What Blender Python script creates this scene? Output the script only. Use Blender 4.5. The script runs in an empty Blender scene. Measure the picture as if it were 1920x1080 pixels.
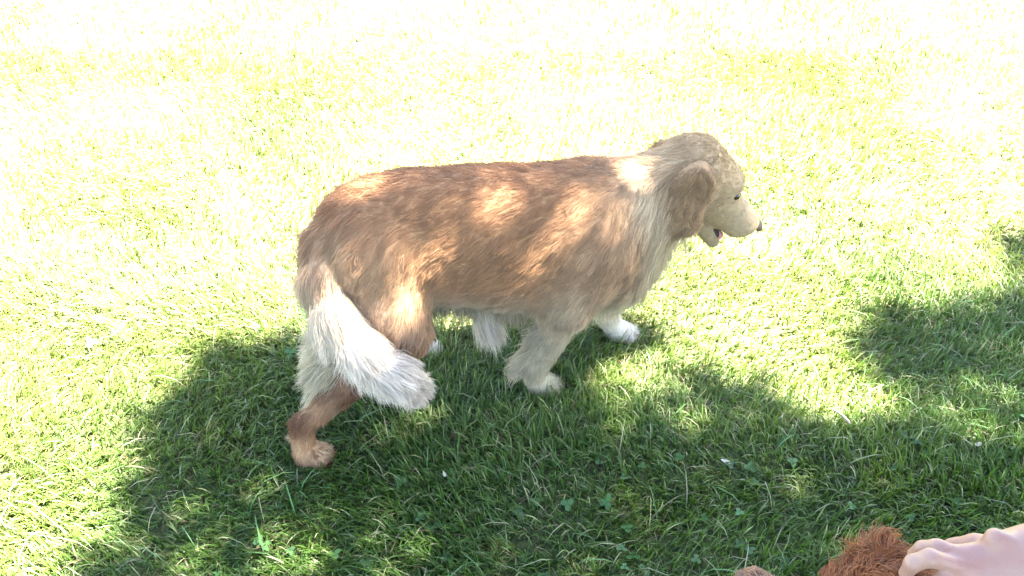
import bpy, math
import numpy as np
from mathutils import Vector, kdtree, noise as mnoise
import openvdb

sc = bpy.context.scene
rng = np.random.default_rng(11)

# ------------------------------------------------------------------ camera
CAM_H, PITCH = 1.46, math.radians(42)
cd = bpy.data.cameras.new('camera'); cam = bpy.data.objects.new('camera', cd)
sc.collection.objects.link(cam); sc.camera = cam
cam.location = (0, 0, CAM_H); cam.rotation_euler = (math.radians(90) - PITCH, 0, 0)
cd.sensor_width = 36; cd.lens = 1540 / 1920 * 36; cd.clip_start = 0.02; cd.clip_end = 500

# ------------------------------------------------------------------ light
SUN_EL, SUN_AZ = math.radians(60), math.radians(5)     # azimuth from +X, towards the viewer
S = np.array([math.cos(SUN_EL) * math.cos(SUN_AZ), math.cos(SUN_EL) * math.sin(SUN_AZ), math.sin(SUN_EL)])
wd = bpy.data.worlds.new('World'); sc.world = wd; wd.use_nodes = True
nt = wd.node_tree; bg = nt.nodes['Background']
sky = nt.nodes.new('ShaderNodeTexSky'); sky.sky_type = 'NISHITA'; sky.sun_disc = False
sky.sun_elevation = SUN_EL
sky.sun_rotation = math.atan2(S[0], S[1])
nt.links.new(sky.outputs[0], bg.inputs[0]); bg.inputs[1].default_value = 0.05
sl = bpy.data.lights.new('sun', 'SUN'); so = bpy.data.objects.new('sun', sl); sc.collection.objects.link(so)
sl.energy = 5.0; sl.angle = math.radians(0.7); sl.color = (1.0, 0.95, 0.86)
so.rotation_euler = Vector(S).to_track_quat('Z', 'Y').to_euler()
so.location = (3, -1, 6)
sc.view_settings.view_transform = 'Standard'; sc.view_settings.look = 'None'
sc.view_settings.gamma = 1; sc.view_settings.use_curve_mapping = False
sc.view_settings.exposure = 4.85
sc.cycles.max_bounces = 6; sc.cycles.transparent_max_bounces = 4

# ------------------------------------------------------------------ helpers
def link(o, parent=None, **props):
    sc.collection.objects.link(o)
    if parent is not None: o.parent = parent
    for k, v in props.items(): o[k] = v
    return o

def empty(name, loc=(0, 0, 0), rz=0, **props):
    o = bpy.data.objects.new(name, None); o.location = loc; o.rotation_euler = (0, 0, rz)
    o.empty_display_size = 0.1
    return link(o, None, **props)

def mesh_np(name, V, faces_flat, sizes, mat, col=None, smooth=True, parent=None, **props):
    """V (n,3); faces_flat int array; sizes verts per face; col (n,3) point colours."""
    me = bpy.data.meshes.new(name)
    V = np.ascontiguousarray(V, np.float32)
    me.vertices.add(len(V)); me.vertices.foreach_set('co', V.ravel())
    me.loops.add(len(faces_flat)); me.loops.foreach_set('vertex_index', np.asarray(faces_flat, np.int32))
    sizes = np.asarray(sizes, np.int32)
    me.polygons.add(len(sizes))
    me.polygons.foreach_set('loop_start', np.concatenate([[0], np.cumsum(sizes)[:-1]]).astype(np.int32))
    if smooth: me.polygons.foreach_set('use_smooth', np.ones(len(sizes), bool))
    me.update(calc_edges=True)
    if col is not None:
        a = me.attributes.new('tint', 'FLOAT_COLOR', 'POINT')
        c4 = np.ones((len(V), 4), np.float32); c4[:, :3] = col
        a.data.foreach_set('color', c4.ravel())
    me.materials.append(mat)
    o = bpy.data.objects.new(name, me)
    return link(o, parent, **props)

def nz(P, scale, seed, octaves=4):
    """cheap smooth value field from rotated sines, about -1..1"""
    r = np.random.default_rng(seed); P = np.asarray(P, float); out = np.zeros(len(P)); amp = 1.0; tot = 0
    for o in range(octaves):
        for _ in range(4):
            d = r.normal(size=P.shape[1]); d /= np.linalg.norm(d)
            out += amp * np.sin(P @ d * scale * (1.7 ** o) * r.uniform(.7, 1.3) * 6.283 + r.uniform(0, 6.283))
        tot += amp * 2.0; amp *= 0.65
    return np.clip(out / tot, -1.5, 1.5)

def principled(name, color=(.5, .5, .5), rough=.6, spec=.3):
    m = bpy.data.materials.new(name); m.use_nodes = True
    b = m.node_tree.nodes['Principled BSDF']
    b.inputs['Base Color'].default_value = (*color, 1); b.inputs['Roughness'].default_value = rough
    b.inputs['Specular IOR Level'].default_value = spec
    return m, m.node_tree, b

def tint_material(name, rough, spec, transl, tmul=(1, 1, 1), noise_amt=0.0, nscale=60):
    """surface coloured by the per-element 'tint' attribute, with some light passing through"""
    m, t, b = principled(name, rough=rough, spec=spec)
    at = t.nodes.new('ShaderNodeAttribute'); at.attribute_name = 'tint'
    src = at.outputs['Color']
    if noise_amt:
        tc = t.nodes.new('ShaderNodeTexCoord'); n = t.nodes.new('ShaderNodeTexNoise')
        n.inputs['Scale'].default_value = nscale; n.inputs['Detail'].default_value = 4
        t.links.new(tc.outputs['Object'], n.inputs['Vector'])
        mr = t.nodes.new('ShaderNodeMapRange'); mr.inputs[1].default_value = .3; mr.inputs[2].default_value = .7
        mr.inputs[3].default_value = 1 - noise_amt; mr.inputs[4].default_value = 1 + noise_amt
        t.links.new(n.outputs['Fac'], mr.inputs[0])
        mx = t.nodes.new('ShaderNodeVectorMath'); mx.operation = 'SCALE'
        t.links.new(src, mx.inputs[0]); t.links.new(mr.outputs[0], mx.inputs['Scale']); src = mx.outputs[0]
    t.links.new(src, b.inputs['Base Color'])
    if transl:
        tr = t.nodes.new('ShaderNodeBsdfTranslucent'); mu = t.nodes.new('ShaderNodeVectorMath'); mu.operation = 'MULTIPLY'
        mu.inputs[1].default_value = tmul
        t.links.new(src, mu.inputs[0]); t.links.new(mu.outputs[0], tr.inputs['Color'])
        mix = t.nodes.new('ShaderNodeMixShader'); mix.inputs[0].default_value = transl
        t.links.new(b.outputs[0], mix.inputs[1]); t.links.new(tr.outputs[0], mix.inputs[2])
        t.links.new(mix.outputs[0], t.nodes['Material Output'].inputs['Surface'])
    return m

M_blade = tint_material('grass_blade', .45, .35, .35, (1.3, 1.5, .6))
M_leaf = tint_material('leaf', .5, .35, .06, (1.2, 1.4, .5))
M_bark = tint_material('bark', .9, .15, 0, noise_amt=.4, nscale=30)
M_fur = tint_material('fur', .5, .35, .22, (1.1, 1.0, .85))
M_skin_under = tint_material('undercoat', .8, .1, 0, noise_amt=.15, nscale=90)
M_dry = tint_material('dry_litter', .7, .2, .15, (1, 1, .8))

# ------------------------------------------------------------------ ground
def ground_z(x, y):
    P = np.stack([x, y], 1)
    return 0.008 * nz(P, .9, 5, 3)

def make_ground():
    a = np.concatenate([-np.geomspace(60, 3.2, 14), np.linspace(-3, 3, 121), np.geomspace(3.2, 60, 14)])
    b = np.concatenate([-np.geomspace(60, 1.2, 16), np.linspace(-1, 5, 121), np.geomspace(5.2, 60, 14)])
    X, Y = np.meshgrid(a, b, indexing='ij'); x, y = X.ravel(), Y.ravel()
    z = ground_z(x, y)
    n, m = len(a), len(b); i = np.arange(n - 1)[:, None] * m + np.arange(m - 1)[None]
    q = np.stack([i, i + m, i + m + 1, i + 1], -1).reshape(-1)
    mt, t, bs = principled('lawn_soil', rough=.95, spec=.1)
    tc = t.nodes.new('ShaderNodeTexCoord')
    def noise(s, d=6):
        k = t.nodes.new('ShaderNodeTexNoise'); k.inputs['Scale'].default_value = s; k.inputs['Detail'].default_value = d
        t.links.new(tc.outputs['Object'], k.inputs['Vector']); return k.outputs['Fac']
    def ramp(src, stops):
        r = t.nodes.new('ShaderNodeValToRGB'); e = r.color_ramp.elements
        e[0].position, e[0].color = stops[0][0], (*stops[0][1], 1); e[1].position, e[1].color = stops[1][0], (*stops[1][1], 1)
        for p, c in stops[2:]:
            k = e.new(p); k.color = (*c, 1)
        t.links.new(src, r.inputs[0]); return r.outputs[0]
    c1 = ramp(noise(70, 8), [(.3, (.018, .022, .009)), (.7, (.075, .085, .035)), (.52, (.035, .055, .018))])
    c2 = ramp(noise(9), [(.35, (.030, .060, .015)), (.65, (.075, .075, .035))])
    mx = t.nodes.new('ShaderNodeMix'); mx.data_type = 'RGBA'; mx.inputs[0].default_value = .45
    t.links.new(c1, mx.inputs[6]); t.links.new(c2, mx.inputs[7])
    # strong sunlight painted into the soil colour: paler gaps between the far blades
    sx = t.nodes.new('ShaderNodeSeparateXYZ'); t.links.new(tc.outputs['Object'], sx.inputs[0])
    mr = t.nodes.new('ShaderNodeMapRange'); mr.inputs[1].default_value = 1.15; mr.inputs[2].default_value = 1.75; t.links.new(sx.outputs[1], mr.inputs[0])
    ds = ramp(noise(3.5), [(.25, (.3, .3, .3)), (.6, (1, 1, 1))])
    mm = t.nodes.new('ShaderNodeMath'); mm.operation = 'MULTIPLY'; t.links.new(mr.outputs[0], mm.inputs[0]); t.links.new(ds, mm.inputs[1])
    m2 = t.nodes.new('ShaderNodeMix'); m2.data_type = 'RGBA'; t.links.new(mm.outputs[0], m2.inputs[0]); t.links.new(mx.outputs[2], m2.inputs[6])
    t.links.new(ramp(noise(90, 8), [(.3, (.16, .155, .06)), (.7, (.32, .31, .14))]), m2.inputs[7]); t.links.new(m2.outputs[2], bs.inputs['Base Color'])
    bu = t.nodes.new('ShaderNodeBump'); bu.inputs['Strength'].default_value = .8; bu.inputs['Distance'].default_value = .01
    t.links.new(noise(120, 8), bu.inputs['Height']); t.links.new(bu.outputs[0], bs.inputs['Normal'])
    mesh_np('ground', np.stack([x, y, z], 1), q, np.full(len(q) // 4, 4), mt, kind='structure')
make_ground()

# ------------------------------------------------------------------ shade pattern cast by the tree (on the ground, along the sun)
POLY_DARK = [
    ([(-6, -4), (-1.5, -.4), (-.86, .8), (-.83, .91), (-.88, 1.03), (-.84, 1.11), (-.86, 1.24), (-.81, 1.35), (-.71, 1.41), (-.53, 1.44), (-.26, 1.42),
      (.03, 1.41), (.11, 1.32), (.19, 1.25), (.32, 1.31), (.42, 1.35), (.55, 1.32), (.63, 1.24), (.66, 1.16), (.73, 1.16), (.84, 1.25),
      (.82, 1.40), (.83, 1.55), (.93, 1.61), (1.09, 1.56), (1.21, 1.56), (1.34, 1.64), (1.95, 1.71), (3.0, 1.9), (5, 1.5), (5, -4)], 8.5),
    ([(1.34, 1.87), (1.49, 1.9), (1.95, 1.95), (2.6, 1.8), (1.73, 1.58), (1.38, 1.64), (1.30, 1.72)], 14.0),
    ([(-.05, 1.24), (-.07, 1.38), (-.02, 1.49), (.20, 1.52), (.37, 1.48), (.39, 1.40), (.30, 1.36), (.2, 1.33), (.16, 1.27), (.05, 1.22)], 11.0),
    ([(-.68, 1.18), (-.66, 1.30), (-.54, 1.36), (-.48, 1.45), (-.15, 1.48), (-.12, 1.37), (-.11, 1.17)], 7.0),
]
POLY_LIT = [
    ([(.9, 1.25), (1.05, 1.28), (1.25, 1.28), (1.12, 1.07), (1.03, 1.09), (.93, 1.16)], .62),
    ([(-.22, 1.27), (-.13, 1.29), (-.08, 1.23), (-.12, 1.20), (-.17, 1.21)], .80),
    ([(-.13, 1.37), (-.03, 1.39), (-.035, 1.30), (-.09, 1.29)], .90),
    ([(-.53, 1.18), (-.42, 1.19), (-.36, 1.14), (-.46, 1.12)], .84),
    ([(-.61, 1.14), (-.51, 1.11), (-.42, 1.07), (-.43, 1.03), (-.51, 1.05), (-.61, 1.08)], .85),
    ([(-.65, 1.29), (-.59, 1.30), (-.58, 1.23), (-.64, 1.23)], .72),
    ([(-.28, 1.20), (-.21, 1.20), (-.19, 1.16), (-.25, 1.15)], .75),
    ([(-.41, 1.31), (-.30, 1.31), (-.30, 1.24), (-.41, 1.23)], .62),
    ([(.34, 1.20), (.42, 1.20), (.42, 1.13), (.34, 1.13)], .6),
    ([(-.50, .90), (-.38, .89), (-.36, .80), (-.50, .79)], .75),
    ([(-.66, .84), (-.56, .86), (-.55, .76), (-.68, .74)], .7),
    ([(-.30, .80), (-.22, .83), (-.20, .76), (-.30, .74)], .65),
    ([(.75, 1.09), (.83, 1.09), (.83, 1.03), (.75, 1.03)], .5),
]
def inside(P, poly):
    x, y = P[:, 0], P[:, 1]; r = np.zeros(len(P), bool); n = len(poly)
    for i in range(n):
        x1, y1 = poly[i]; x2, y2 = poly[(i + 1) % n]
        c = ((y1 > y) != (y2 > y))
        with np.errstate(divide='ignore', invalid='ignore'):
            r ^= c & (x < (x2 - x1) * (y - y1) / (y2 - y1) + x1)
    return r
def shade_density(G):
    W = G + .028 * np.stack([nz(G, 3.0, 21, 2), nz(G, 3.0, 22, 2)], 1) + .022 * np.stack([nz(G, 9.0, 23, 2), nz(G, 9.0, 24, 2)], 1) + rng.normal(0, .012, G.shape)
    d = np.zeros(len(G))
    jit = np.random.default_rng(4).normal(0, .032, (8, 2))
    for i, (p, v) in enumerate(POLY_DARK):
        if i >= 2: f = inside(W * .3 + G * .7, p).astype(float)
        else: f = np.mean([inside(W + j, p) for j in jit], 0) ** 2.2
        d = np.maximum(d, v * f)
    thin = np.where((G[:, 0] > .78) & (G[:, 1] > 1.02), .75, 1) * np.where((G[:, 0] > .2) & (G[:, 0] <= .78) & (G[:, 1] > 1.12), .7, 1)
    d = d * thin * np.clip(1.0 + .35 * nz(G, 2.2, 28, 3), .45, 1.3)
    for p, v in POLY_LIT: d = d * (1 - v * inside(G, p))
    return d                                    # wanted leaf layers

def make_tree():
    root = empty('shade_tree', (4.0, -2.0, 0), label='leafy tree beside the lawn casting the dappled shade, its crown above the picture', category='tree')
    R0 = np.array([4.0, -2.0, 0])
    # leaves
    A_leaf = .0016
    N = 420000
    G = np.stack([rng.uniform(-3.2, 4.6, N), rng.uniform(-3.2, 2.1, N)], 1)
    area = 7.8 * 5.3
    near = (np.abs(G[:, 0] - .2) < 1.9) & (G[:, 1] > .3)
    want = shade_density(G) * np.where(near, 1, .6) / A_leaf          # leaves per m2
    keep = rng.random(N) < want * area / N
    G = G[keep]; n = len(G)
    hgt = 4.0 + 1.4 * rng.random(n) ** 1.2
    Cn = np.concatenate([G, np.zeros((n, 1))], 1) + S[None] * (hgt / S[2])[:, None]
    ax = rng.normal(size=(n, 3)); ax[:, 2] *= .5; ax /= np.linalg.norm(ax, axis=1)[:, None]
    nn = rng.normal(size=(n, 3)) * .6 + S; s2 = np.cross(ax, nn); s2 /= np.linalg.norm(s2, axis=1)[:, None]
    up = np.cross(s2, ax)
    L = rng.uniform(.026, .038, n)[:, None]; Wd = L * .55
    V = np.stack([Cn - ax * L, Cn + s2 * Wd - ax * L * .1, Cn + ax * L, Cn - s2 * Wd - ax * L * .1], 1) + (up * L * .0)[:, None]
    F = (np.arange(n)[:, None] * 4 + np.array([0, 1, 2, 0, 2, 3])).ravel()
    cl = np.array([.05, .11, .025]) * rng.uniform(.7, 1.3, (n, 1))
    o = mesh_np('crown', V.reshape(-1, 3) - R0, F, np.full(n * 2, 3), M_leaf, np.repeat(cl, 4, 0), parent=root, kind='stuff')
    # trunk, limbs
    def tube(name, pts, rads, parent=root):
        pts = np.array(pts, float); K = 12; VV = []
        for i, p in enumerate(pts):
            d = pts[min(i + 1, len(pts) - 1)] - pts[max(i - 1, 0)]; d /= np.linalg.norm(d)
            u = np.cross(d, [0.2, 1, .1]); u /= np.linalg.norm(u); v = np.cross(d, u)
            a = np.arange(K) * 2 * np.pi / K
            rr = rads[i] * (1 + .08 * np.sin(a * 3 + i))
            VV.append(p + np.outer(np.cos(a) * rr, u) + np.outer(np.sin(a) * rr, v))
        VV = np.concatenate(VV); m = len(pts)
        i = (np.arange(m - 1)[:, None] * K + np.arange(K)[None]); j = (np.arange(m - 1)[:, None] * K + (np.arange(K)[None] + 1) % K)
        q = np.stack([i, j, j + K, i + K], -1).reshape(-1)
        return mesh_np(name, VV, q, np.full(len(q) // 4, 4), M_bark, np.tile([[.10, .075, .05]], (len(VV), 1)), parent=parent)
    tube('trunk', [(0, 0, -.1), (.02, 0, .2), (0, .02, 1.6), (-.05, .05, 3.0), (-.1, .1, 4.0), (-.1, .1, 5.2)], [.24, .18, .15, .14, .12, .05])
    for a, l, z0 in ((10, 1.6, 3.5), (75, 2.2, 3.4), (130, 2.4, 3.6), (175, 3.1, 3.5), (235, 1.8, 3.7), (300, 1.5, 3.6)):
        a = math.radians(a); d = np.array([math.cos(a), math.sin(a), 0])
        p = [np.array([-.05, .05, z0]) + d * l * k / 5 + np.array([0, 0, .9 * (k / 5) ** .8 + .03 * (k % 2)]) for k in range(6)]
        tube('limb', p, [.075, .06, .05, .04, .028, .012])
make_tree()

# ------------------------------------------------------------------ grass
PAWS = []      # filled below in world xy: (x, y, r)
def dog_frame():
    psi = math.radians(9); h = np.array([math.cos(psi), math.sin(psi), 0]); n = np.array([math.sin(psi), -math.cos(psi), 0])
    return h, n, n * -1.32
Hh, Hn, ORG = dog_frame()
def D2W(t, s, z): return ORG + Hh * t + Hn * s + np.array([0, 0, z])
PAW_LOC = [(-.258, .2), (.268, .085), (.485, -.055), (.0, -.08)]
for t_, s_ in PAW_LOC:
    w = D2W(t_, s_, 0); PAWS.append((w[0], w[1], .034))

def blades(name, X, Y, length, width, lean, az, cols, label, cat, curl=.5, z0=None, mat=M_blade, tipdark=1.0):
    n = len(X)
    base = np.stack([X, Y, (ground_z(X, Y) if z0 is None else z0) - .002], 1)
    d = np.stack([np.cos(az), np.sin(az), np.zeros(n)], 1)
    a2 = az + rng.uniform(.6, 2.5, n)
    side = np.stack([np.cos(a2), np.sin(a2), np.zeros(n)], 1)
    us = [0, .38, .74, 1.0]; ws = [.8, 1.0, .7, 0]
    pts = []
    for u, w in zip(us, ws):
        th = lean * (.35 + .65 * u) + curl * u * u * lean
        c = base + (d * (np.sin(th) * length * u)[:, None]) + np.array([0, 0, 1.]) * (np.cos(np.minimum(th, 1.5)) * length * u)[:, None]
        if w > 0: pts += [c + side * (width * w / 2)[:, None], c - side * (width * w / 2)[:, None]]
        else: pts += [c]
    V = np.stack(pts, 1)                       # n,7,3
    b = np.arange(n)[:, None] * 7
    Q = (b[:, :, None] + np.array([[0, 1, 3, 2], [2, 3, 5, 4]])[None]).reshape(n, 8)
    T = b + np.array([4, 5, 6])
    F = np.concatenate([Q, T], 1).ravel(); sz = np.tile([4, 4, 3], n)
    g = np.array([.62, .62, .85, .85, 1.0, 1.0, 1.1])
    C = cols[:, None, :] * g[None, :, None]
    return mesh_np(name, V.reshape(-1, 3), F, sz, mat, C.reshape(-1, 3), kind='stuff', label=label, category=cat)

def scatter(n, x0, x1, y0, y1):
    return rng.uniform(x0, x1, n), rng.uniform(y0, y1, n)

def lawn():
    Xs, Ys, Ws = [], [], []
    for n, box, w in ((150000, (-1.75, 1.75, .62, 1.75), 1.0), (110000, (-2.4, 2.4, 1.75, 3.0), 1.25),
                      (65000, (-3.2, 3.2, 3.0, 4.6), 1.6), (22000, (-3.2, -1.75, .3, 1.9), 1.5), (22000, (1.75, 3.2, .3, 1.9), 1.5),
                      (20000, (-1.75, 1.75, -.2, .62), 1.5), (26000, (-4, 4, 4.6, 7.5), 2.6)):
        x, y = scatter(n, *box); Xs.append(x); Ys.append(y); Ws.append(np.full(n, w))
    X, Y, W = map(np.concatenate, (Xs, Ys, Ws))
    # tuft the blades: pull some towards tuft centres
    tc = np.round(np.stack([X, Y], 1) / .022) * .022
    jit = .011 * np.stack([np.sin(tc[:, 0] * 917 + tc[:, 1] * 331), np.sin(tc[:, 0] * 523 - tc[:, 1] * 711)], 1)
    pull = rng.uniform(0, .75, len(X))[:, None]
    P = np.stack([X, Y], 1) * (1 - pull) + (tc + jit) * pull
    X, Y = P[:, 0], P[:, 1]
    dens = nz(P, .9, 31, 4)
    keep = rng.random(len(X)) < np.clip(.82 + .45 * dens, .3, 1)
    for px, py, r in PAWS: keep &= ((X - px) ** 2 + (Y - py) ** 2 > r * r)
    X, Y, W, P, dens = X[keep], Y[keep], W[keep], P[keep], dens[keep]
    n = len(X)
    hn = nz(P, 1.2, 41, 4); cn = nz(P, .7, 43, 4); cn2 = nz(P, 2.3, 44, 3)
    length = (.030 + .013 * hn + rng.gamma(2.2, .007, n)) * (1 + .1 * (W - 1))
    length = np.clip(length, .014, .085)
    width = rng.uniform(.0016, .0036, n) * W
    az = rng.uniform(0, 6.283, n) * .55 + (nz(P, .5, 51, 2) * 3 + 1.2)
    lean = np.clip(rng.gamma(2.2, .24, n), .05, 1.35)
    k = np.clip(.5 + .6 * cn, 0, 1)[:, None]; k2 = np.clip(.5 + .6 * cn2, 0, 1)[:, None]
    green = np.array([.046, .096, .015]) * (1 - k) + np.array([.092, .138, .018]) * k
    blue = np.array([.044, .094, .026])
    c = green * (1 - .45 * k2) + blue * .45 * k2
    c *= rng.uniform(.6, 1.35, (n, 1))
    dry = np.clip(np.maximum((Y - 1.05) * 1.1 - X * .10, (-X - .75) * 1.4), 0, 1) * np.clip(.75 + .6 * nz(P, .6, 47, 3), .1, 1.1)  # dry: sunlight painted into the blade colour, paler far off and at left
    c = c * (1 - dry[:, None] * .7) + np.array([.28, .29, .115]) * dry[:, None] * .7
    pale = rng.random(n) < .08 + .05 * np.clip(-dens, 0, 1) + .2 * dry  # extra pale blades thicken that painted sunlight
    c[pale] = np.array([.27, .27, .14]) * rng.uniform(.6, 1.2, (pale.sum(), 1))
    brown = rng.random(n) < .05
    c[brown] = np.array([.16, .12, .06]) * rng.uniform(.5, 1.1, (brown.sum(), 1)); lean[brown] = np.clip(lean[brown] + .6, 0, 1.45)
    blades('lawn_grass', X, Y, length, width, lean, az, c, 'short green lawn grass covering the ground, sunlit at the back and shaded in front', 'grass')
    # long stalks lying over and standing out of the lawn
    n = 1700; x, y = scatter(n, -1.8, 1.8, .6, 2.6); P = np.stack([x, y], 1)
    ok = np.ones(n, bool)
    for px, py, r in PAWS: ok &= ((x - px) ** 2 + (y - py) ** 2 > (r * 2) ** 2)
    x, y = x[ok], y[ok]; n = len(x)
    cc = np.array([.26, .25, .14]) * rng.uniform(.5, 1.25, (n, 1))
    gr = rng.random(n) < .45; cc[gr] = np.array([.09, .17, .06]) * rng.uniform(.7, 1.3, (gr.sum(), 1))
    blades('dry_stalks', x, y, rng.uniform(.04, .1, n), rng.uniform(.0014, .003, n), rng.uniform(.7, 1.35, n), rng.uniform(0, 6.28, n), cc,
           'pale dry grass stalks lying among the green blades', 'dry grass', curl=.2, z0=ground_z(x, y) + rng.uniform(.004, .02, n), mat=M_dry)
lawn()

def clover():
    n = 1300; x, y = scatter(n, -1.9, 1.9, .6, 3.0); P = np.stack([x, y], 1)
    keep = nz(P, .8, 61, 3) > .12
    x, y = x[keep], y[keep]; n = len(x)
    V, F, C = [], [], []; k = 0
    z = ground_z(x, y) + rng.uniform(.012, .034, n); r = rng.uniform(.0045, .0085, n); a0 = rng.uniform(0, 6.28, n)
    tl = rng.normal(0, .28, (n, 2))
    for j in range(3):
        a = a0 + j * 2.094
        for q in range(6):
            b = q / 6 * 6.283; lx = r * (1.0 + .95 * math.cos(b)); ly = r * .85 * math.sin(b)
            vx = x + lx * np.cos(a) - ly * np.sin(a); vy = y + lx * np.sin(a) + ly * np.cos(a)
            V.append(np.stack([vx, vy, z + (vx - x) * tl[:, 0] + (vy - y) * tl[:, 1] + .0012 * abs(math.sin(b))], 1))
    V = np.stack(V, 1)
    F = (np.arange(n)[:, None, None] * 18 + np.arange(3)[None, :, None] * 6 + np.arange(6)[None, None]).ravel()
    c = np.array([.040, .095, .026]) * rng.uniform(.65, 1.5, (n, 1))
    mesh_np('clover', V.reshape(-1, 3), F, np.full(n * 3, 6), M_blade, np.repeat(c, 18, 0), kind='stuff',
            label='small three-part clover leaves growing between the grass blades', category='clover')
clover()

# ------------------------------------------------------------------ implicit bodies
def smin(a, b, k):
    h = np.clip(.5 + .5 * (b - a) / k, 0, 1)
    return b * (1 - h) + a * h - k * h * (1 - h)
def cap(P, a, b, r1, r2, sc_=(1, 1, 1)):
    sc_ = np.array(sc_, np.float32); Q = P * sc_; a = np.array(a, np.float32) * sc_; b = np.array(b, np.float32) * sc_
    ab = b - a; t = np.clip(((Q - a) @ ab) / max(float(ab @ ab), 1e-12), 0, 1)
    return np.sqrt((((Q - a) - t[..., None] * ab) ** 2).sum(-1)) - (r1 + (r2 - r1) * t)
def ell(P, c, r):
    q = (P - np.array(c, np.float32)); r = np.array(r, np.float32)
    k0 = np.sqrt(((q / r) ** 2).sum(-1)); k1 = np.sqrt(((q / (r * r)) ** 2).sum(-1)) + 1e-9
    return k0 * (k0 - 1) / k1
def evalp(P, pr):
    if pr[0] == 'c': return cap(P, pr[1], pr[2], pr[3], pr[4])
    return ell(P, pr[1], pr[2])
def field(P, groups):
    """groups: list of (k_join, [(k, prim), ...])"""
    out = None
    for kj, prims in groups:
        g = None
        for k, pr in prims:
            d = evalp(P, pr)
            g = d if g is None else smin(g, d, k)
        out = g if out is None else smin(out, g, kj)
    return out
def polygonise(groups, lo, hi, vox, cut=None):
    lo = np.array(lo, np.float32); n = np.ceil((np.array(hi) - lo) / vox).astype(int)
    ax = [lo[i] + np.arange(n[i], dtype=np.float32) * vox for i in range(3)]
    Fd = np.empty(n, np.float32)
    yy, zz = np.meshgrid(ax[1], ax[2], indexing='ij')
    for i0 in range(0, n[0], 16):
        xs = ax[0][i0:i0 + 16]
        P = np.empty((len(xs),) + yy.shape + (3,), np.float32)
        P[..., 0] = xs[:, None, None]; P[..., 1] = yy; P[..., 2] = zz
        f = field(P, groups)
        if cut is not None: f = cut(P, f)
        Fd[i0:i0 + 16] = f
    g = openvdb.FloatGrid(); g.background = 1.0
    g.copyFromArray(np.clip(Fd, -.05, .05)); 
    pts, quads = g.convertToQuads(isovalue=0.0)
    pts = np.asarray(pts) * vox + lo
    quads = np.asarray(quads)[:, ::-1]
    # orient outwards
    v = pts[quads]; fn = np.cross(v[:, 1] - v[:, 0], v[:, 3] - v[:, 0]); c = v.mean(1)
    fn /= np.linalg.norm(fn, axis=1)[:, None] + 1e-12
    e = field((c + fn * .004).astype(np.float32), groups) - field((c - fn * .004).astype(np.float32), groups)
    if (e < 0).mean() > .5: quads = quads[:, ::-1]
    return pts, quads

def local(t, s, z): return (t, -s, z)
def PC(a, b, r1, r2): return ('c', local(*a), local(*b), r1, r2)
def PE(c, r): return ('e', local(*c), (r[0], r[1], r[2]))

# ------------------------------------------------------------------ fur
def sample_surface(pts, quads, n, seed):
    r = np.random.default_rng(seed)
    v = pts[quads]; a1 = np.linalg.norm(np.cross(v[:, 1] - v[:, 0], v[:, 2] - v[:, 0]), axis=1); a2 = np.linalg.norm(np.cross(v[:, 2] - v[:, 0], v[:, 3] - v[:, 0]), axis=1)
    ar = a1 + a2; idx = np.searchsorted(np.cumsum(ar) / ar.sum(), r.random(n)); idx = np.minimum(idx, len(quads) - 1)
    q = v[idx]; u, w = r.random((n, 1)), r.random((n, 1))
    p = q[:, 0] * (1 - u) * (1 - w) + q[:, 1] * u * (1 - w) + q[:, 2] * u * w + q[:, 3] * (1 - u) * w
    return p
def grad(P, groups, e=.003):
    P = P.astype(np.float32); g = np.zeros_like(P)
    for k in range(3):
        d = np.zeros(3, np.float32); d[k] = e
        g[:, k] = field(P + d, groups) - field(P - d, groups)
    return g / (np.linalg.norm(g, axis=1)[:, None] + 1e-9)
def unit(v): return v / (np.linalg.norm(v, axis=-1, keepdims=True) + 1e-9)

def style_blend(P, styles, k=.02):
    """styles: list of dict(prim, flow, len, col, lift, w). Returns blended arrays."""
    D = np.stack([evalp(P.astype(np.float32), s['prim']) - s.get('bias', 0) for s in styles], 1)
    W = np.exp(-(D - D.min(1, keepdims=True)) / k); W /= W.sum(1, keepdims=True)
    f = lambda key: W @ np.array([s[key] for s in styles], float)
    return f('flow'), f('len'), f('col'), f('lift'), f('gr')

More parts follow.
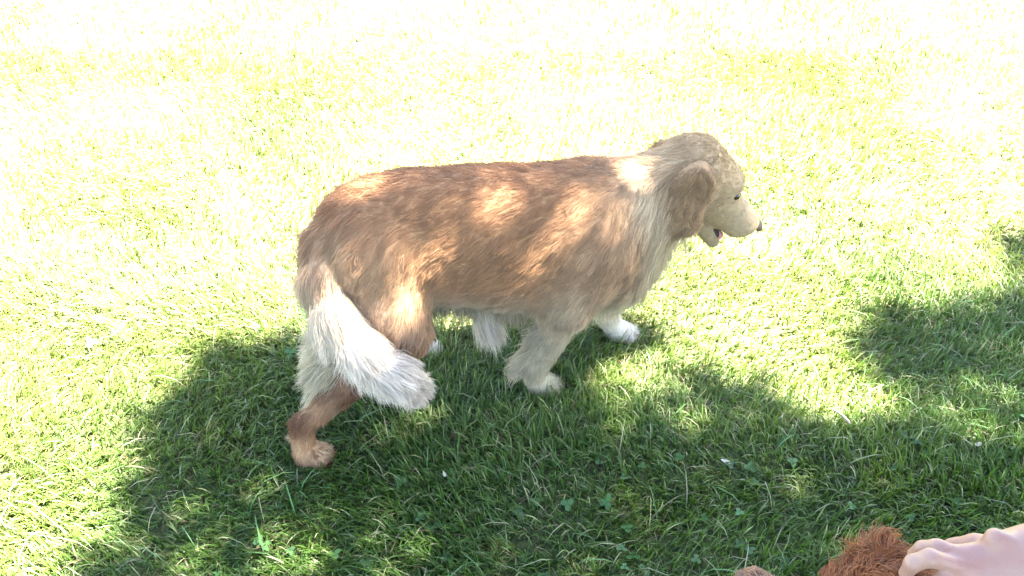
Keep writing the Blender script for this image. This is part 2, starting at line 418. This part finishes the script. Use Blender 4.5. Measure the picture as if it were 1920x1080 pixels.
def grow(name, P, N, flow, L, col, lift, gr, parent, seg=6, rad=.0005, clump_n=4000, clump=.6, curl=0.0, label=None, seed=3, kind=None, colvar=.16, rough=.18):
    r = np.random.default_rng(seed); n = len(P)
    flow = flow - (flow * N).sum(1)[:, None] * N; flow = unit(unit(flow) + r.normal(0, rough, (n, 3)) * 1.0)
    sw = nz(P, 9, seed + 7, 3)[:, None] * .35; flow = unit(flow + np.cross(N, flow) * sw)
    L = L * r.uniform(.65, 1.2, n)
    lf = lift * r.uniform(.5, 1.5, n)
    u = np.linspace(0, 1, seg + 1)
    T = P[:, None, :] - N[:, None, :] * .002 + (L[:, None] * u[None])[:, :, None] * (flow[:, None] * np.cos(lf)[:, None, None]) \
        + (L[:, None] * (u - .45 * u * u)[None] * np.sin(lf)[:, None])[:, :, None] * N[:, None] \
        + np.array([0, 0, -1.]) * ((gr * L)[:, None] * (u ** 2)[None])[:, :, None]
    # clumps follow a guide strand
    if clump_n:
        gi = r.choice(n, min(clump_n, n), replace=False)
        kd = kdtree.KDTree(len(gi))
        for i, g in enumerate(gi): kd.insert(P[g], i)
        kd.balance()
        near = np.array([kd.find(p)[1] for p in P])
        G = T[gi[near]]
        w = (u ** 1.3)[None, :, None] * clump * r.uniform(.6, 1.1, (n, 1, 1)) * np.clip(L / .02 - .4, 0, 1)[:, None, None]
        tgt = G + (P - P[gi[near]])[:, None] * .18
        T = T * (1 - w) + tgt * w
    if curl:
        ph = nz(P, 14, seed + 1, 2) * 6
        b1 = unit(np.cross(flow, N))
        T += (np.sin(u[None] * 9 + ph[:, None]) * u[None] * curl)[:, :, None] * b1[:, None] + (np.cos(u[None] * 9 + ph[:, None]) * u[None] * curl)[:, :, None] * N[:, None]
    T[:, :, 2] = np.maximum(T[:, :, 2], T[:, :, 2] * 0 + .003)
    T += r.normal(0, 1, (n, seg + 1, 3)) * (u[None, :, None] * .0007)
    cu = bpy.data.hair_curves.new(name); cu.add_curves([seg + 1] * n)
    cu.attributes['position'].data.foreach_set('vector', np.ascontiguousarray(T.reshape(-1, 3), np.float32).ravel())
    ra = cu.attributes.get('radius') or cu.attributes.new('radius', 'FLOAT', 'POINT')
    ra.data.foreach_set('value', np.tile((rad * (1 - .8 * u ** 1.5)).astype(np.float32), n))
    c = np.clip(col * r.uniform(1 - colvar, 1 + colvar, (n, 1)) * (1 + .10 * nz(P, 12, seed + 2, 3)[:, None] * np.clip(L[:, None] / .02 - .3, 0, 1)), 0, .95)
    if clump_n: c = np.clip(c * (1 + (r.uniform(.80, 1.18, (len(gi), 1))[near] - 1) * np.clip(L[:, None] / .025 - .25, .04, 1)), 0, .95)
    c4 = np.ones((n, 4), np.float32); c4[:, :3] = c
    a = cu.attributes.new('tint', 'FLOAT_COLOR', 'CURVE'); a.data.foreach_set('color', c4.ravel())
    cu.materials.append(M_fur)
    o = bpy.data.objects.new(name, cu)
    link(o, parent)
    if label: o['label'] = label
    if kind: o['kind'] = kind
    return o

GOLD = np.array([.325, .172, .082]); GOLD2 = np.array([.40, .250, .140]); CREAM = np.array([.51, .42, .28]); WHITE = np.array([.62, .54, .45])
RUST = np.array([.36, .17, .08]); HEADC = np.array([.37, .265, .155])

def golden():
    root = empty('golden_retriever', tuple(ORG), math.radians(9), category='dog',
                 label='large golden retriever walking right across the lawn, pale feathered tail swung towards the viewer')
    c, e = PC, PE
    torso = [(.05, e((-.088, .0, .425), (.083, .098, .118))), (.05, e((-.02, 0, .432), (.11, .108, .133))), (.05, e((.07, 0, .420), (.13, .112, .143))),
             (.05, e((.16, 0, .405), (.13, .117, .153))), (.05, e((.25, 0, .388), (.13, .120, .163))), (.05, e((.34, 0, .383), (.12, .118, .168))),
             (.05, e((.415, 0, .385), (.09, .105, .145)))]
    neck = [(.04, c((.40, 0, .445), (.53, -.02, .470), .088, .074)), (.04, c((.53, -.02, .470), (.59, -.03, .498), .074, .062)),
            (.04, c((.50, -.01, .42), (.46, 0, .28), .068, .055))]
    head = [(.02, c((.597, -.035, .518), (.640, -.032, .478), .060, .056)), (.02, e((.677, -.03, .470), (.030, .040, .029))),
            (.025, c((.666, -.028, .422), (.728, -.018, .365), .0385, .0315)), (.03, c((.60, -.03, .45), (.64, -.03, .42), .054, .044)), (.015, c((.660, -.028, .400), (.708, -.019, .357), .031, .0285)),
            ]
    jaw = [(.01, c((.614, -.03, .390), (.664, -.020, .316), .028, .0150))]
    def leg(*a): return list(a)
    nh = [(.05, c((-.08, .045, .43), (-.055, .09, .32), .088, .066)), (.04, c((-.055, .09, .32), (-.03, .115, .275), .066, .042)),
          (.03, c((-.035, .115, .275), (-.255, .182, .108), .052, .0190)), (.02, c((-.260, .184, .103), (-.268, .197, .05), .0190, .0205))]
    fh = [(.05, c((-.06, -.05, .42), (.02, -.09, .25), .085, .046)), (.03, c((.02, -.09, .25), (-.075, -.085, .125), .042, .021)), (.02, c((-.075, -.085, .125), (-.03, -.08, .05), .021, .021))]
    nf = [(.05, c((.36, .06, .41), (.315, .088, .28), .078, .047)), (.03, c((.315, .088, .28), (.248, .085, .10), .046, .030)), (.02, c((.245, .085, .10), (.25, .085, .045), .026, .024))]
    ff = [(.05, c((.40, -.06, .38), (.37, -.07, .25), .078, .045)), (.03, c((.37, -.07, .25), (.45, -.06, .085), .040, .026)), (.02, c((.45, -.06, .085), (.47, -.057, .045), .025, .024))]
    tail = [(.03, c((-.120, 0, .490), (-.160, .035, .450), .046, .038)), (.03, c((-.160, .035, .455), (-.175, .09, .415), .036, .034)), (.03, c((-.175, .09, .415), (-.160, .15, .370), .034, .032)),
            (.03, c((-.160, .15, .370), (-.112, .20, .322), .032, .030)), (.03, c((-.112, .20, .322), (-.058, .228, .278), .030, .026)), (.03, c((-.058, .228, .278), (-.030, .235, .262), .026, .016))]
    def paw(t, s, ang):
        ca, sa = math.cos(ang), math.sin(ang); out = [(.015, e((t, s, .026), (.034, .027, .024)))]
        for k, (f, l) in enumerate(((.022, -.020), (.034, -.007), (.034, .008), (.021, .021))):
            out.append((.006, e((t + f * ca - l * sa, s + f * sa + l * ca, .017), (.0165, .0100, .0145))))
        return out
    pw = [paw(-.258, .2, 0), paw(.268, .085, 0), paw(.485, -.055, 0), paw(.0, -.08, 0)]
    groups = [(.05, torso), (.06, neck), (.03, head), (.012, jaw), (.045, nh), (.045, fh), (.045, nf), (.045, ff), (.012, tail)] + [(.014, p) for p in pw]
    pts, quads = polygonise(groups, (-.30, -.33, -.01), (.80, .18, .66), .0055)
    # styles
    st = []
    def S_(prims, flow, ln, col, lift=.25, gr=.15, bias=0):
        for pr in prims:
            st.append(dict(prim=pr[1] if isinstance(pr[0], float) else pr, flow=local(*flow), len=ln, col=col, lift=lift, gr=gr, bias=bias))
    S_(torso, (-1, 0, -.50), .030, GOLD, .3)
    S_([c((.0, 0, .30), (.38, 0, .24), .02, .03)], (-.6, 0, -.8), .05, CREAM, .2, .5, .012)
    S_([c((-.16, 0, .42), (-.13, 0, .30), .02, .02)], (-.4, 0, -1), .05, CREAM, .35, .4, -.02)
    S_(neck[:2], (-.8, 0, -.65), .038, np.array([.46, .33, .195]), .35, .2)
    S_([c((.53, .055, .545), (.545, .055, .45), .02, .02)], (-.6, 0, -.8), .04, np.array([.36, .22, .11]), .4, .25, .008)
    S_([c((.475, .07, .53), (.50, .07, .40), .004, .004)], (-.5, 0, -.9), .045, CREAM * 1.05, .35, .25, .012)
    S_(neck[2:], (-.2, 0, -1), .055, CREAM * .95, .30, .3)
    S_(head[:1], (-.75, 0, .45), .013, HEADC * np.array([1.0, .93, .85]), .25, 0); S_(head[1:2], (-.75, 0, .45), .008, HEADC, .2, 0)
    S_(head[2:3], (-.72, 0, .6), .006, HEADC * 1.02, .18, 0)
    S_(head[4:5], (-.72, 0, .1), .007, HEADC * .98, .2, .1)
    S_(head[3:4], (-.8, 0, -.1), .024, HEADC * np.array([1.0, .9, .8]), .3, .1)
    S_(jaw, (-.6, 0, .4), .006, HEADC * .75, .2, 0)
    S_(nh[:1], (-.55, 0, -.85), .034, GOLD2 * 1.03, .2, .15)
    S_(nh[1:2], (-.5, 0, -.9), .030, GOLD2 * 1.15, .2, .15)
    S_(nh[2:3], (-.75, .25, -.6), .028, np.array([.24, .125, .065]), .4, .2)
    S_(nh[3:], (-.6, .05, -1), .025, np.array([.36, .19, .09]), .55, .2)
    S_(fh[:2], (-.5, 0, -.9), .03, GOLD2, .2, .15); S_(fh[2:], (.3, 0, -1), .014, CREAM, .2, .1)
    S_(nf[:1], (-.45, 0, -.9), .032, GOLD2 * 1.06, .2, .2)
    S_([c((.33, .12, .33), (.25, .10, .26), .012, .012)], (-.5, 0, -.9), .035, CREAM, .25, .25, .0)
    S_([c((.47, .06, .50), (.50, .05, .33), .02, .02)], (-.5, 0, -.9), .045, CREAM, .35, .25, .0)
    S_(nf[1:2], (-.6, 0, -.9), .022, CREAM * .78, .3, .2); S_(nf[2:], (-.2, 0, -1), .018, CREAM * .85, .4, .1)
    S_(ff[:1], (-.3, 0, -1), .03, GOLD2, .2, .2); S_(ff[1:2], (0, 0, -1), .02, CREAM, .2, .2); S_(ff[2:], (0, 0, -1), .012, WHITE, .2, .1)
    tf = [(-.6, .3, -.8), (-.2, .7, -.6), (.1, .8, -.6), (.6, .6, -.6), (.75, .4, -.6), (.9, .2, -.3)]
    tcol = [GOLD, GOLD2, CREAM, WHITE, WHITE, WHITE * .97]
    for q, f, cc in zip(tail, tf, tcol): S_([q], f, .05, cc, .25, .2)
    for q, cc in zip(pw, (GOLD2 * 1.25, CREAM, WHITE, WHITE)): S_(q, (.2, 0, -1), .013, cc, .5, 0)
    fl, ln, cc, lf, gr = style_blend(pts, st)
    mesh_np('body', pts, quads.ravel(), np.full(len(quads), 4), M_skin_under, cc * .8, parent=root)
    # coat
    P = sample_surface(pts, quads, 190000, 5)
    fl, ln, cc, lf, gr = style_blend(P, st)
    for q_, r_ in (((.681, .008, .455), .011), ((.681, -.066, .455), .011), ((.757, -.0155, .354), .019)):
        kp = np.linalg.norm(P - np.array(local(*q_)), axis=1) > r_; P, fl, ln, cc, lf, gr = (a_[kp] for a_ in (P, fl, ln, cc, lf, gr))
    P2 = P + .04 * np.stack([nz(P, 4, 71), nz(P, 4, 72), nz(P, 4, 73)], 1)
    leg = np.clip((.22 - P[:, 2]) / .05, 0, 1) * (P[:, 0] < -.12)
    cc = cc * (1 - leg[:, None] * np.clip(.16 + .9 * nz(P, 9, 75, 3), -.45, .6)[:, None] * np.array([.8, 1, 1.1]))
    # coat colour: slightly redder along the spine, paler low on the flanks
    N = grad(P, groups)
    spine = np.clip((N[:, 2] - .35) * 1.5, 0, 1) * (P[:, 0] < .45) * (P[:, 0] > -.2) * (P[:, 2] > .42)
    cc = cc * (1 - .18 * spine[:, None] * np.array([.6, 1.1, 1.3]))
    pale = np.clip((-N[:, 2] - .15) * 2, 0, 1)[:, None] * ((P[:, 2] > .2) & (P[:, 0] < .6))[:, None]
    cc = cc * (1 - pale * .6) + CREAM * pale * .6
    grow('coat', P, N, fl, ln, cc, lf, gr, root, clump_n=4200, clump=.68, kind='stuff')
    # feathering from the underside and back edges
    def feather(name, a, b, n, r, flow, L, col, gr_=.5, nflow=None, label=None, spread=.35, seed=9, clump_n=260, curl=0):
        rr = np.random.default_rng(seed)
        a, b = np.array(local(*a)), np.array(local(*b)); t = rr.random((n, 1))
        p = a + (b - a) * t + rr.normal(0, 1, (n, 3)) * r * .5
        fv = unit(np.array(local(*flow)) + np.zeros((n, 3)) + rr.normal(0, spread * .5, (n, 3)))
        Nn = unit(np.cross(fv, np.array(local(0, 0, 1)) + rr.normal(0, .3, (n, 3))))
        Nn *= np.sign((Nn @ np.array(local(0, 1, 0)))[:, None])
        return grow(name, p, Nn, fv, np.full(n, L), np.tile(col, (n, 1)), np.full(n, .12), np.full(n, gr_), root, clump_n=clump_n, clump=.7, seed=seed, seg=7, rad=.00055, curl=curl, label=label)
    feather('belly_tuft', (.12, .02, .24), (.150, .03, .225), 1500, .012, (.42, .05, -1), .088, WHITE, .35, label='white tuft hanging under the belly', clump_n=70, spread=.16)
    feather('belly_feathering', (.0, .02, .30), (.27, .03, .245), 5000, .03, (.1, 0, -1), .045, CREAM * .75, .4, seed=12)
    feather('chest_feathering', (.56, -.02, .40), (.42, 0, .22), 9000, .035, (-.15, 0, -1), .06, CREAM, .3, seed=13, clump_n=300)
    feather('leg_feathering', (.275, .095, .22), (.225, .09, .11), 2600, .013, (-.95, .05, -.6), .05, CREAM * .85, .3, seed=14, clump_n=130, spread=.6)
    feather('thigh_feathering', (-.165, .10, .33), (-.195, .15, .215), 6500, .022, (-.85, .0, -.55), .062, CREAM, .25, seed=15, clump_n=150)
    feather('thigh_feathering', (-.15, -.03, .36), (-.12, -.07, .24), 3000, .02, (-.7, -.05, -.75), .07, CREAM, .25, seed=16, clump_n=100)
    feather('leg_feathering', (-.205, .165, .165), (-.268, .186, .075), 1500, .010, (-.9, 0, -.55), .034, GOLD2 * 1.15, .3, seed=19, clump_n=90, spread=.5)
    # tail plume: strands leave the tail bone along its length and droop outwards
    rr = np.random.default_rng(17)
    way = np.array([(-.160, .035, .455), (-.178, .09, .412), (-.162, .15, .368), (-.112, .205, .320), (-.062, .230, .280), (-.028, .236, .250)])
    way = np.stack([way[:, 0], -way[:, 1], way[:, 2]], 1)
    n = 17000; tt = rr.random(n) ** .8 * (len(way) - 1.001); i = tt.astype(int); f = (tt - i)[:, None]
    base = way[i] * (1 - f) + way[i + 1] * f; tang = unit(way[i + 1] - way[i])
    rd = rr.normal(size=(n, 3)); rd -= (rd * tang).sum(1)[:, None] * tang; rd = unit(rd)
    p = base + rd * (.025 - .013 * (tt / 5))[:, None]
    fv = unit(tang * 1.1 + rd * (.42 - .3 * (tt / 5))[:, None] + np.array([0, 0, -.30]))
    w = np.clip(tt / 1.6 - .35, 0, 1)[:, None]
    te = np.clip(tt / 5 * 2.2 - 1.3, 0, 1)[:, None]
    col = (GOLD2 * (1 - w) + WHITE * w) * (1 - te * .8) + np.array([.50, .39, .31]) * w * te * .8
    grow('tail_feathering', p, rd, fv, .036 + .042 * np.sin(np.clip(tt / 5, 0, 1) * 3.0), col, np.full(n, .2), np.full(n, .32), root, clump_n=520, clump=.66, seed=18, seg=8, rad=.00055, curl=.004, colvar=.22)
    # ears
    for sgn, nm in ((1, 0), (-1, 1)):
        s0 = -.033; dz = 0 if sgn > 0 else -.028
        def q(t, s, z): return (t, s0 + sgn * (s - s0) * (1 if sgn > 0 else .85), z + dz)
        eg = [(.01, [(.02, c(q(.582, .026, .543), q(.562, .052, .522), .020, .028)), (.02, c(q(.565, .050, .530), q(.545, .062, .475), .034, .034)), (.02, c(q(.545, .062, .475), q(.562, .060, .445), .030, .018))])]
        # flatten across
        def flat(P, f): return np.maximum(f, np.abs((P[..., 1] - (-q(0, .045, 0)[1])) + sgn * (.525 - P[..., 2]) * .25) - .014)
        ep, eq = polygonise(eg, (.50, -.12 if sgn > 0 else .0, .40), (.66, .02 if sgn > 0 else .17, .61), .004, cut=flat)
        col = np.array([.33, .205, .105])
        ear = mesh_np('ear', ep, eq.ravel(), np.full(len(eq), 4), M_skin_under, np.tile(col * .8, (len(ep), 1)), parent=root)
        n = 16000 if sgn > 0 else 5000
        Pq = sample_surface(ep, eq, n, 40 + nm); Ne = grad(Pq, eg); Ne[:, 1] += -sgn * .8; Ne = unit(Ne)
        grow('ear_fur', Pq, Ne, np.tile(local(-.3, 0, -1), (n, 1)) + Pq * 0, np.full(n, .026), np.tile(col, (n, 1)), np.full(n, .4), np.full(n, .3), ear, clump_n=300, clump=.75, curl=.004, seed=50 + nm, rough=.3)
    # nose, eyes, mouth
    m, t_, b_ = principled('nose_leather', (.085, .065, .045), .6, .15)
    g = [(.01, [(.006, e((.754, -.0155, .356), (.0140, .018, .0130))), (.004, e((.760, -.0135 + .008, .349), (.007, .006, .007))), (.004, e((.760, -.0135 - .012, .349), (.007, .006, .007)))])]
    vp, vq = polygonise(g, (.73, -.02, .32), (.78, .05, .38), .0015); mesh_np('nose', vp, vq.ravel(), np.full(len(vq), 4), m, parent=root)
    m2, _, _ = principled('eye_dark', (.02, .012, .008), .1, .6)
    for s_ in (.0085, -.065):
        g = [(.01, [(.01, e((.681, s_, .455), (.0085, .0070, .0085)))])]
        a0 = -s_
        gl = [(.01, [(.01, e((.680, s_ + (-.0035 if s_ > 0 else .0035), .455), (.0125, .0068, .0105)))])]
        vp, vq = polygonise(gl, (.65, a0 - .02, .43), (.71, a0 + .02, .48), .0015); mesh_np('eyelid', vp, vq.ravel(), np.full(len(vq), 4), m, parent=root)
        vp, vq = polygonise(g, (.66, a0 - .015, .43), (.70, a0 + .015, .47), .0015); mesh_np('eye', vp, vq.ravel(), np.full(len(vq), 4), m2, parent=root)
    mm, _, _ = principled('mouth_lining', (.035, .022, .020), .5, .3)
    g = [(.01, [(.01, c((.618, -.029, .392), (.668, -.022, .335), .0235, .0115))])]
    vp, vq = polygonise(g, (.58, -.02, .29), (.71, .08, .43), .002); mesh_np('mouth', vp, vq.ravel(), np.full(len(vq), 4), mm, parent=root)
    m3, _, _ = principled('tongue', (.42, .16, .15), .35, .5)
    g = [(.01, [(.01, c((.640, -.027, .372), (.676, -.021, .330), .011, .010))])]
    vp, vq = polygonise(g, (.62, -.01, .30), (.70, .05, .40), .002); mesh_np('tongue', vp, vq.ravel(), np.full(len(vq), 4), m3, parent=root)
golden()

# ------------------------------------------------------------------ second dog (head reaches into the lower right corner)
def frame_pt(px, py, d):
    """a world point seen d metres along the view axis, used only for laying out coordinates"""
    f = np.array([0, math.cos(PITCH), -math.sin(PITCH)]); r = np.array([1., 0, 0]); u = np.array([0, math.sin(PITCH), math.cos(PITCH)])
    return np.array([0, 0, CAM_H]) + d * (f + r * (px - 960) / 1540 - u * (py - 540) / 1540)

def red_dog():
    base = np.array([.42, .30, 0.0])
    root = empty('red_dog', tuple(base), 0, category='dog', label='reddish brown curly-haired dog at the lower right corner with its head under a hand')
    def W(x, y, z): return ('x', x, y, z)
    def C(a, b, r1, r2): return ('c', tuple(np.array(a) - base), tuple(np.array(b) - base), r1, r2)
    crown = frame_pt(1652, 1102, .80); nape = frame_pt(1735, 1116, .80)
    ns = frame_pt(1414, 1090, .80)
    mid = frame_pt(1510, 1172, .80)
    hd = [(.03, C(crown + [0, -.01, -.012], nape + [0, -.01, -.03], .038, .044)), (.02, C(crown * .8 + ns * .2 + [0, -.01, -.03], mid, .034, .022)), (.015, C(mid, ns + [0, 0, -.004], .022, .0145))]
    nk = nape + np.array([.02, -.03, -.05])
    neck = [(.04, C(nk, (nk[0] + .05, nk[1] - .06, .52), .052, .075))]
    cx, cy = nk[0] + .05, nk[1] - .06
    body = [(.05, C((cx, cy, .50), (cx + .12, cy - .02, .22), .085, .11)), (.05, C((cx + .12, cy + .06, .12), (cx + .03, cy + .08, .10), .075, .05)), (.05, C((cx + .12, cy - .10, .12), (cx + .03, cy - .12, .10), .075, .05))]
    legs = [(.03, C((cx - .02, cy + .05, .42), (cx - .06, cy + .055, .03), .04, .024)), (.03, C((cx - .02, cy - .06, .42), (cx - .06, cy - .065, .03), .04, .024)),
            (.02, C((cx - .06, cy + .055, .025), (cx - .09, cy + .055, .022), .026, .02)), (.02, C((cx - .06, cy - .065, .025), (cx - .09, cy - .065, .022), .026, .02)),
            (.03, C((cx + .05, cy + .08, .03), (cx + .0, cy + .085, .025), .03, .022)), (.03, C((cx + .05, cy - .12, .03), (cx + .0, cy - .125, .025), .03, .022))]
    tail = [(.02, C((cx + .20, cy, .08), (cx + .36, cy + .03, .05), .03, .015))]
    groups = [(.03, hd), (.03, neck), (.05, body), (.03, legs), (.03, tail)]
    pts, quads = polygonise(groups, (-.25, -.36, -.01), (.75, .36, .85), .007)
    RED = np.array([.20, .066, .020])
    tanc = np.array([.30, .17, .10])
    nl = ns - base
    def colr(P):
        w = np.clip(1 - (np.linalg.norm(P - nl, axis=1) - .02) / .05, 0, 1)[:, None]
        return RED * (1 - w) + tanc * w, w[:, 0]
    mesh_np('body', pts, quads.ravel(), np.full(len(quads), 4), M_skin_under, colr(pts)[0] * .45, parent=root)
    P = sample_surface(pts, quads, 330000, 77); P = P[(P[:, 2] > .55) | (rng.random(len(P)) < .12)]; N = grad(P, groups)
    cl, w = colr(P)
    fl = np.tile([.8, 0, -.5], (len(P), 1)); L = .038 * (1 - .80 * w)
    hi = P[:, 2] > .6
    grow('coat', P, N, fl, L, cl, np.full(len(P), .30), np.full(len(P), .3), root, clump_n=900, clump=.8, curl=.005, seed=80, kind='stuff', rough=.16, colvar=.3, rad=.0005)
    m, _, _ = principled('nose_brown', (.10, .050, .030), .6, .3)
    q = ns - base + np.array([-.011, .004, -.002])
    g = [(.01, [(.005, ('e', tuple(q), (.006, .009, .007)))])]
    vp, vq = polygonise(g, q - .02, q + .02, .002); mesh_np('nose', vp, vq.ravel(), np.full(len(vq), 4), m, parent=root)
    # ears: hanging flaps either side of the crown
    for sy in (1, -1):
        a = crown - base + np.array([.012, .030 * sy, .0]); b = a + np.array([.022, .022 * sy, -.06])
        eg = [(.01, [(.02, ('c', tuple(a), tuple(b), .016, .022))])]
        ep, eq = polygonise(eg, np.minimum(a, b) - .04, np.maximum(a, b) + .04, .004)
        ear = mesh_np('ear', ep, eq.ravel(), np.full(len(eq), 4), M_skin_under, np.tile(RED * .7, (len(ep), 1)), parent=root)
        n = 5000; Pq = sample_surface(ep, eq, n, 90); Ne = grad(Pq, eg)
        grow('ear_fur', Pq, Ne, np.tile([.2, .2 * sy, -1.], (n, 1)), np.full(n, .035), np.tile(RED * .95, (n, 1)), np.full(n, .5), np.full(n, .3), ear, clump_n=160, clump=.75, curl=.005, seed=92, rough=.35, colvar=.3)
    me, _, _ = principled('eye_brown', (.03, .015, .01), .1, .6)
    for sy in (1, -1):
        q = crown - base + np.array([-.040, .022 * sy - .01, -.022]); g = [(.01, [(.005, ('e', tuple(q), (.008, .008, .008)))])]
        vp, vq = polygonise(g, q - .015, q + .015, .002); mesh_np('eye', vp, vq.ravel(), np.full(len(vq), 4), me, parent=root)
red_dog()

# ------------------------------------------------------------------ the person's arm and hand
def person():
    D = .74
    F = lambda x, y, dd=0: frame_pt(x, y, D + dd)
    base = F(1860, 1050)
    root = empty('person', tuple(base), 0, category='person', label='bare pale arm and hand reaching in at the lower right to hold the reddish dog')
    def C(a, b, r1, r2): return ('c', tuple(a - base), tuple(b - base), r1, r2)
    wr = F(1925, 1042); wr2 = F(1925, 1085, .01)
    kn = [F(1803, 1040, .0), F(1808, 1066, -.006), F(1816, 1096, -.006), F(1828, 1134, .0)]      # knuckles
    palm = []
    for i, k in enumerate(kn):
        w = wr * (1 - i / 3) + wr2 * (i / 3)
        palm.append((.011, C(k + [0, 0, -.003], w, .0105, .019)))
    fore = [(.03, C(F(1915, 1054), F(2150, 985, -.02), .0262, .036)), (.03, C(F(2150, 985, -.02), F(2600, 930, -.12), .036, .046)), (.03, C(F(2600, 930, -.12), F(2680, 1500, -.42), .046, .055))]
    wb = [(.012, C(F(1866, 1008, -.008), F(1878, 1012, -.008), .0085, .0075))]
    def finger(k, m1, m2, tip, r): return [(.006, C(k, m1, r, r * .93)), (.005, C(m1, m2, r * .93, r * .86)), (.005, C(m2, tip, r * .86, r * .78))]
    f1 = finger(kn[0], F(1758, 1026, .002), F(1730, 1028, .012), F(1712, 1040, .022), .0074)
    f2 = finger(kn[1], F(1744, 1046, -.014), F(1712, 1056, -.006), F(1698, 1076, .006), .0082)
    f3 = finger(kn[2], F(1768, 1088, -.010), F(1742, 1104, .0), F(1732, 1124, .014), .0080)
    f4 = finger(kn[3], F(1778, 1120, -.002), F(1760, 1140, .008), F(1752, 1155, .02), .0078)
    th = [(.01, C(F(1880, 1030, .015), F(1830, 1022, .035), .012, .010)), (.006, C(F(1830, 1022, .035), F(1785, 1024, .05), .0095, .008))]
    groups = [(.02, palm), (.02, fore), (.012, wb), (.004, f1), (.004, f2), (.004, f3), (.004, f4), (.008, th)]
    lo = np.array([-.12, -.32, -.12]); hi = np.array([.62, .12, .42])
    # hand finely, arm together with it: one surface
    pts, quads = polygonise(groups, lo, hi, .003)
    m, t, b = principled('skin', (.62, .40, .34), .45, .35)
    b.inputs['Subsurface Weight'].default_value = .12; b.inputs['Subsurface Radius'].default_value = (.012, .005, .003); b.inputs['Subsurface Scale'].default_value = 1
    tc = t.nodes.new('ShaderNodeTexCoord'); n = t.nodes.new('ShaderNodeTexNoise'); n.inputs['Scale'].default_value = 35; n.inputs['Detail'].default_value = 6
    t.links.new(tc.outputs['Object'], n.inputs['Vector'])
    r = t.nodes.new('ShaderNodeValToRGB'); r.color_ramp.elements[0].position = .3; r.color_ramp.elements[0].color = (.27, .130, .098, 1); r.color_ramp.elements[1].position = .7; r.color_ramp.elements[1].color = (.30, .175, .130, 1)
    t.links.new(n.outputs['Fac'], r.inputs[0]); t.links.new(r.outputs[0], b.inputs['Base Color'])
    bu = t.nodes.new('ShaderNodeBump'); bu.inputs['Strength'].default_value = .25; bu.inputs['Distance'].default_value = .002
    n2 = t.nodes.new('ShaderNodeTexNoise'); n2.inputs['Scale'].default_value = 220; t.links.new(tc.outputs['Object'], n2.inputs['Vector'])
    t.links.new(n2.outputs['Fac'], bu.inputs['Height']); t.links.new(bu.outputs[0], b.inputs['Normal'])
    mesh_np('body', pts, quads.ravel(), np.full(len(quads), 4), m, parent=root)
person()

# ------------------------------------------------------------------ small litter on the lawn
def litter():
    # twig near the right hand light patch
    a = np.array([.735, 1.165]); 
    def tubeobj(name, pts, rads, col, **p):
        pts = np.array(pts, float); K = 7; VV = []
        for i, q in enumerate(pts):
            d = unit(pts[min(i + 1, len(pts) - 1)] - pts[max(i - 1, 0)]); u = unit(np.cross(d, [0, .1, 1])); v = np.cross(d, u)
            an = np.arange(K) * 2 * np.pi / K; VV.append(q + np.outer(np.cos(an) * rads[i], u) + np.outer(np.sin(an) * rads[i], v))
        VV = np.concatenate(VV); m = len(pts); i = (np.arange(m - 1)[:, None] * K + np.arange(K)); j = (np.arange(m - 1)[:, None] * K + (np.arange(K) + 1) % K)
        q = np.stack([i, j, j + K, i + K], -1).reshape(-1)
        return mesh_np(name, VV, q, np.full(len(q) // 4, 4), M_dry, np.tile([col], (len(VV), 1)), **p)
    tubeobj('twig', [(.715, 1.180, .034), (.722, 1.170, .037), (.731, 1.158, .037), (.738, 1.146, .035), (.741, 1.139, .033)], [.0015, .0025, .0032, .0036, .002], (.36, .28, .22),
            label='short pale pinkish twig lying on the grass where shade meets the light patch', category='twig')
    def leaf(x, y, z, L, Wd, az, col, label):
        g = np.linspace(-1, 1, 7); V = []; 
        for u in g:
            w = Wd * math.sqrt(max(0, 1 - u * u)) * (1 - .25 * u); cz = z + .004 * u * u
            for s_ in (-1, 0, 1):
                lx, ly = L * u, w * s_
                V.append((x + lx * math.cos(az) - ly * math.sin(az), y + lx * math.sin(az) + ly * math.cos(az), cz + .003 * abs(s_) * (1 - u * u)))
        F = []
        for i in range(6):
            for j in range(2): F += [i * 3 + j, i * 3 + j + 1, i * 3 + j + 4, i * 3 + j + 3]
        o = mesh_np('dry_leaf', np.array(V), F, [4] * 12, M_dry, np.tile([col], (21, 1)), label=label, category='leaf')
        md = o.modifiers.new('thickness', 'SOLIDIFY'); md.thickness = .0006
    leaf(-.140, 1.005, .034, .008, .0030, 1.9, (.42, .40, .32), 'small whitish leaf standing on the shaded grass below the middle of the picture')
    leaf(1.0, 1.085, .030, .010, .005, .4, (.30, .28, .20), 'pale dry leaf flat in the light patch at the right edge')
    leaf(.45, 1.04, .03, .012, .005, 2.7, (.35, .33, .27), 'greyish dry leaf in the dark shaded grass right of centre')
    leaf(-1.02, 1.28, .034, .014, .003, .3, (.30, .22, .12), 'thin brown curled leaf on the sunlit grass at the left edge')
litter()
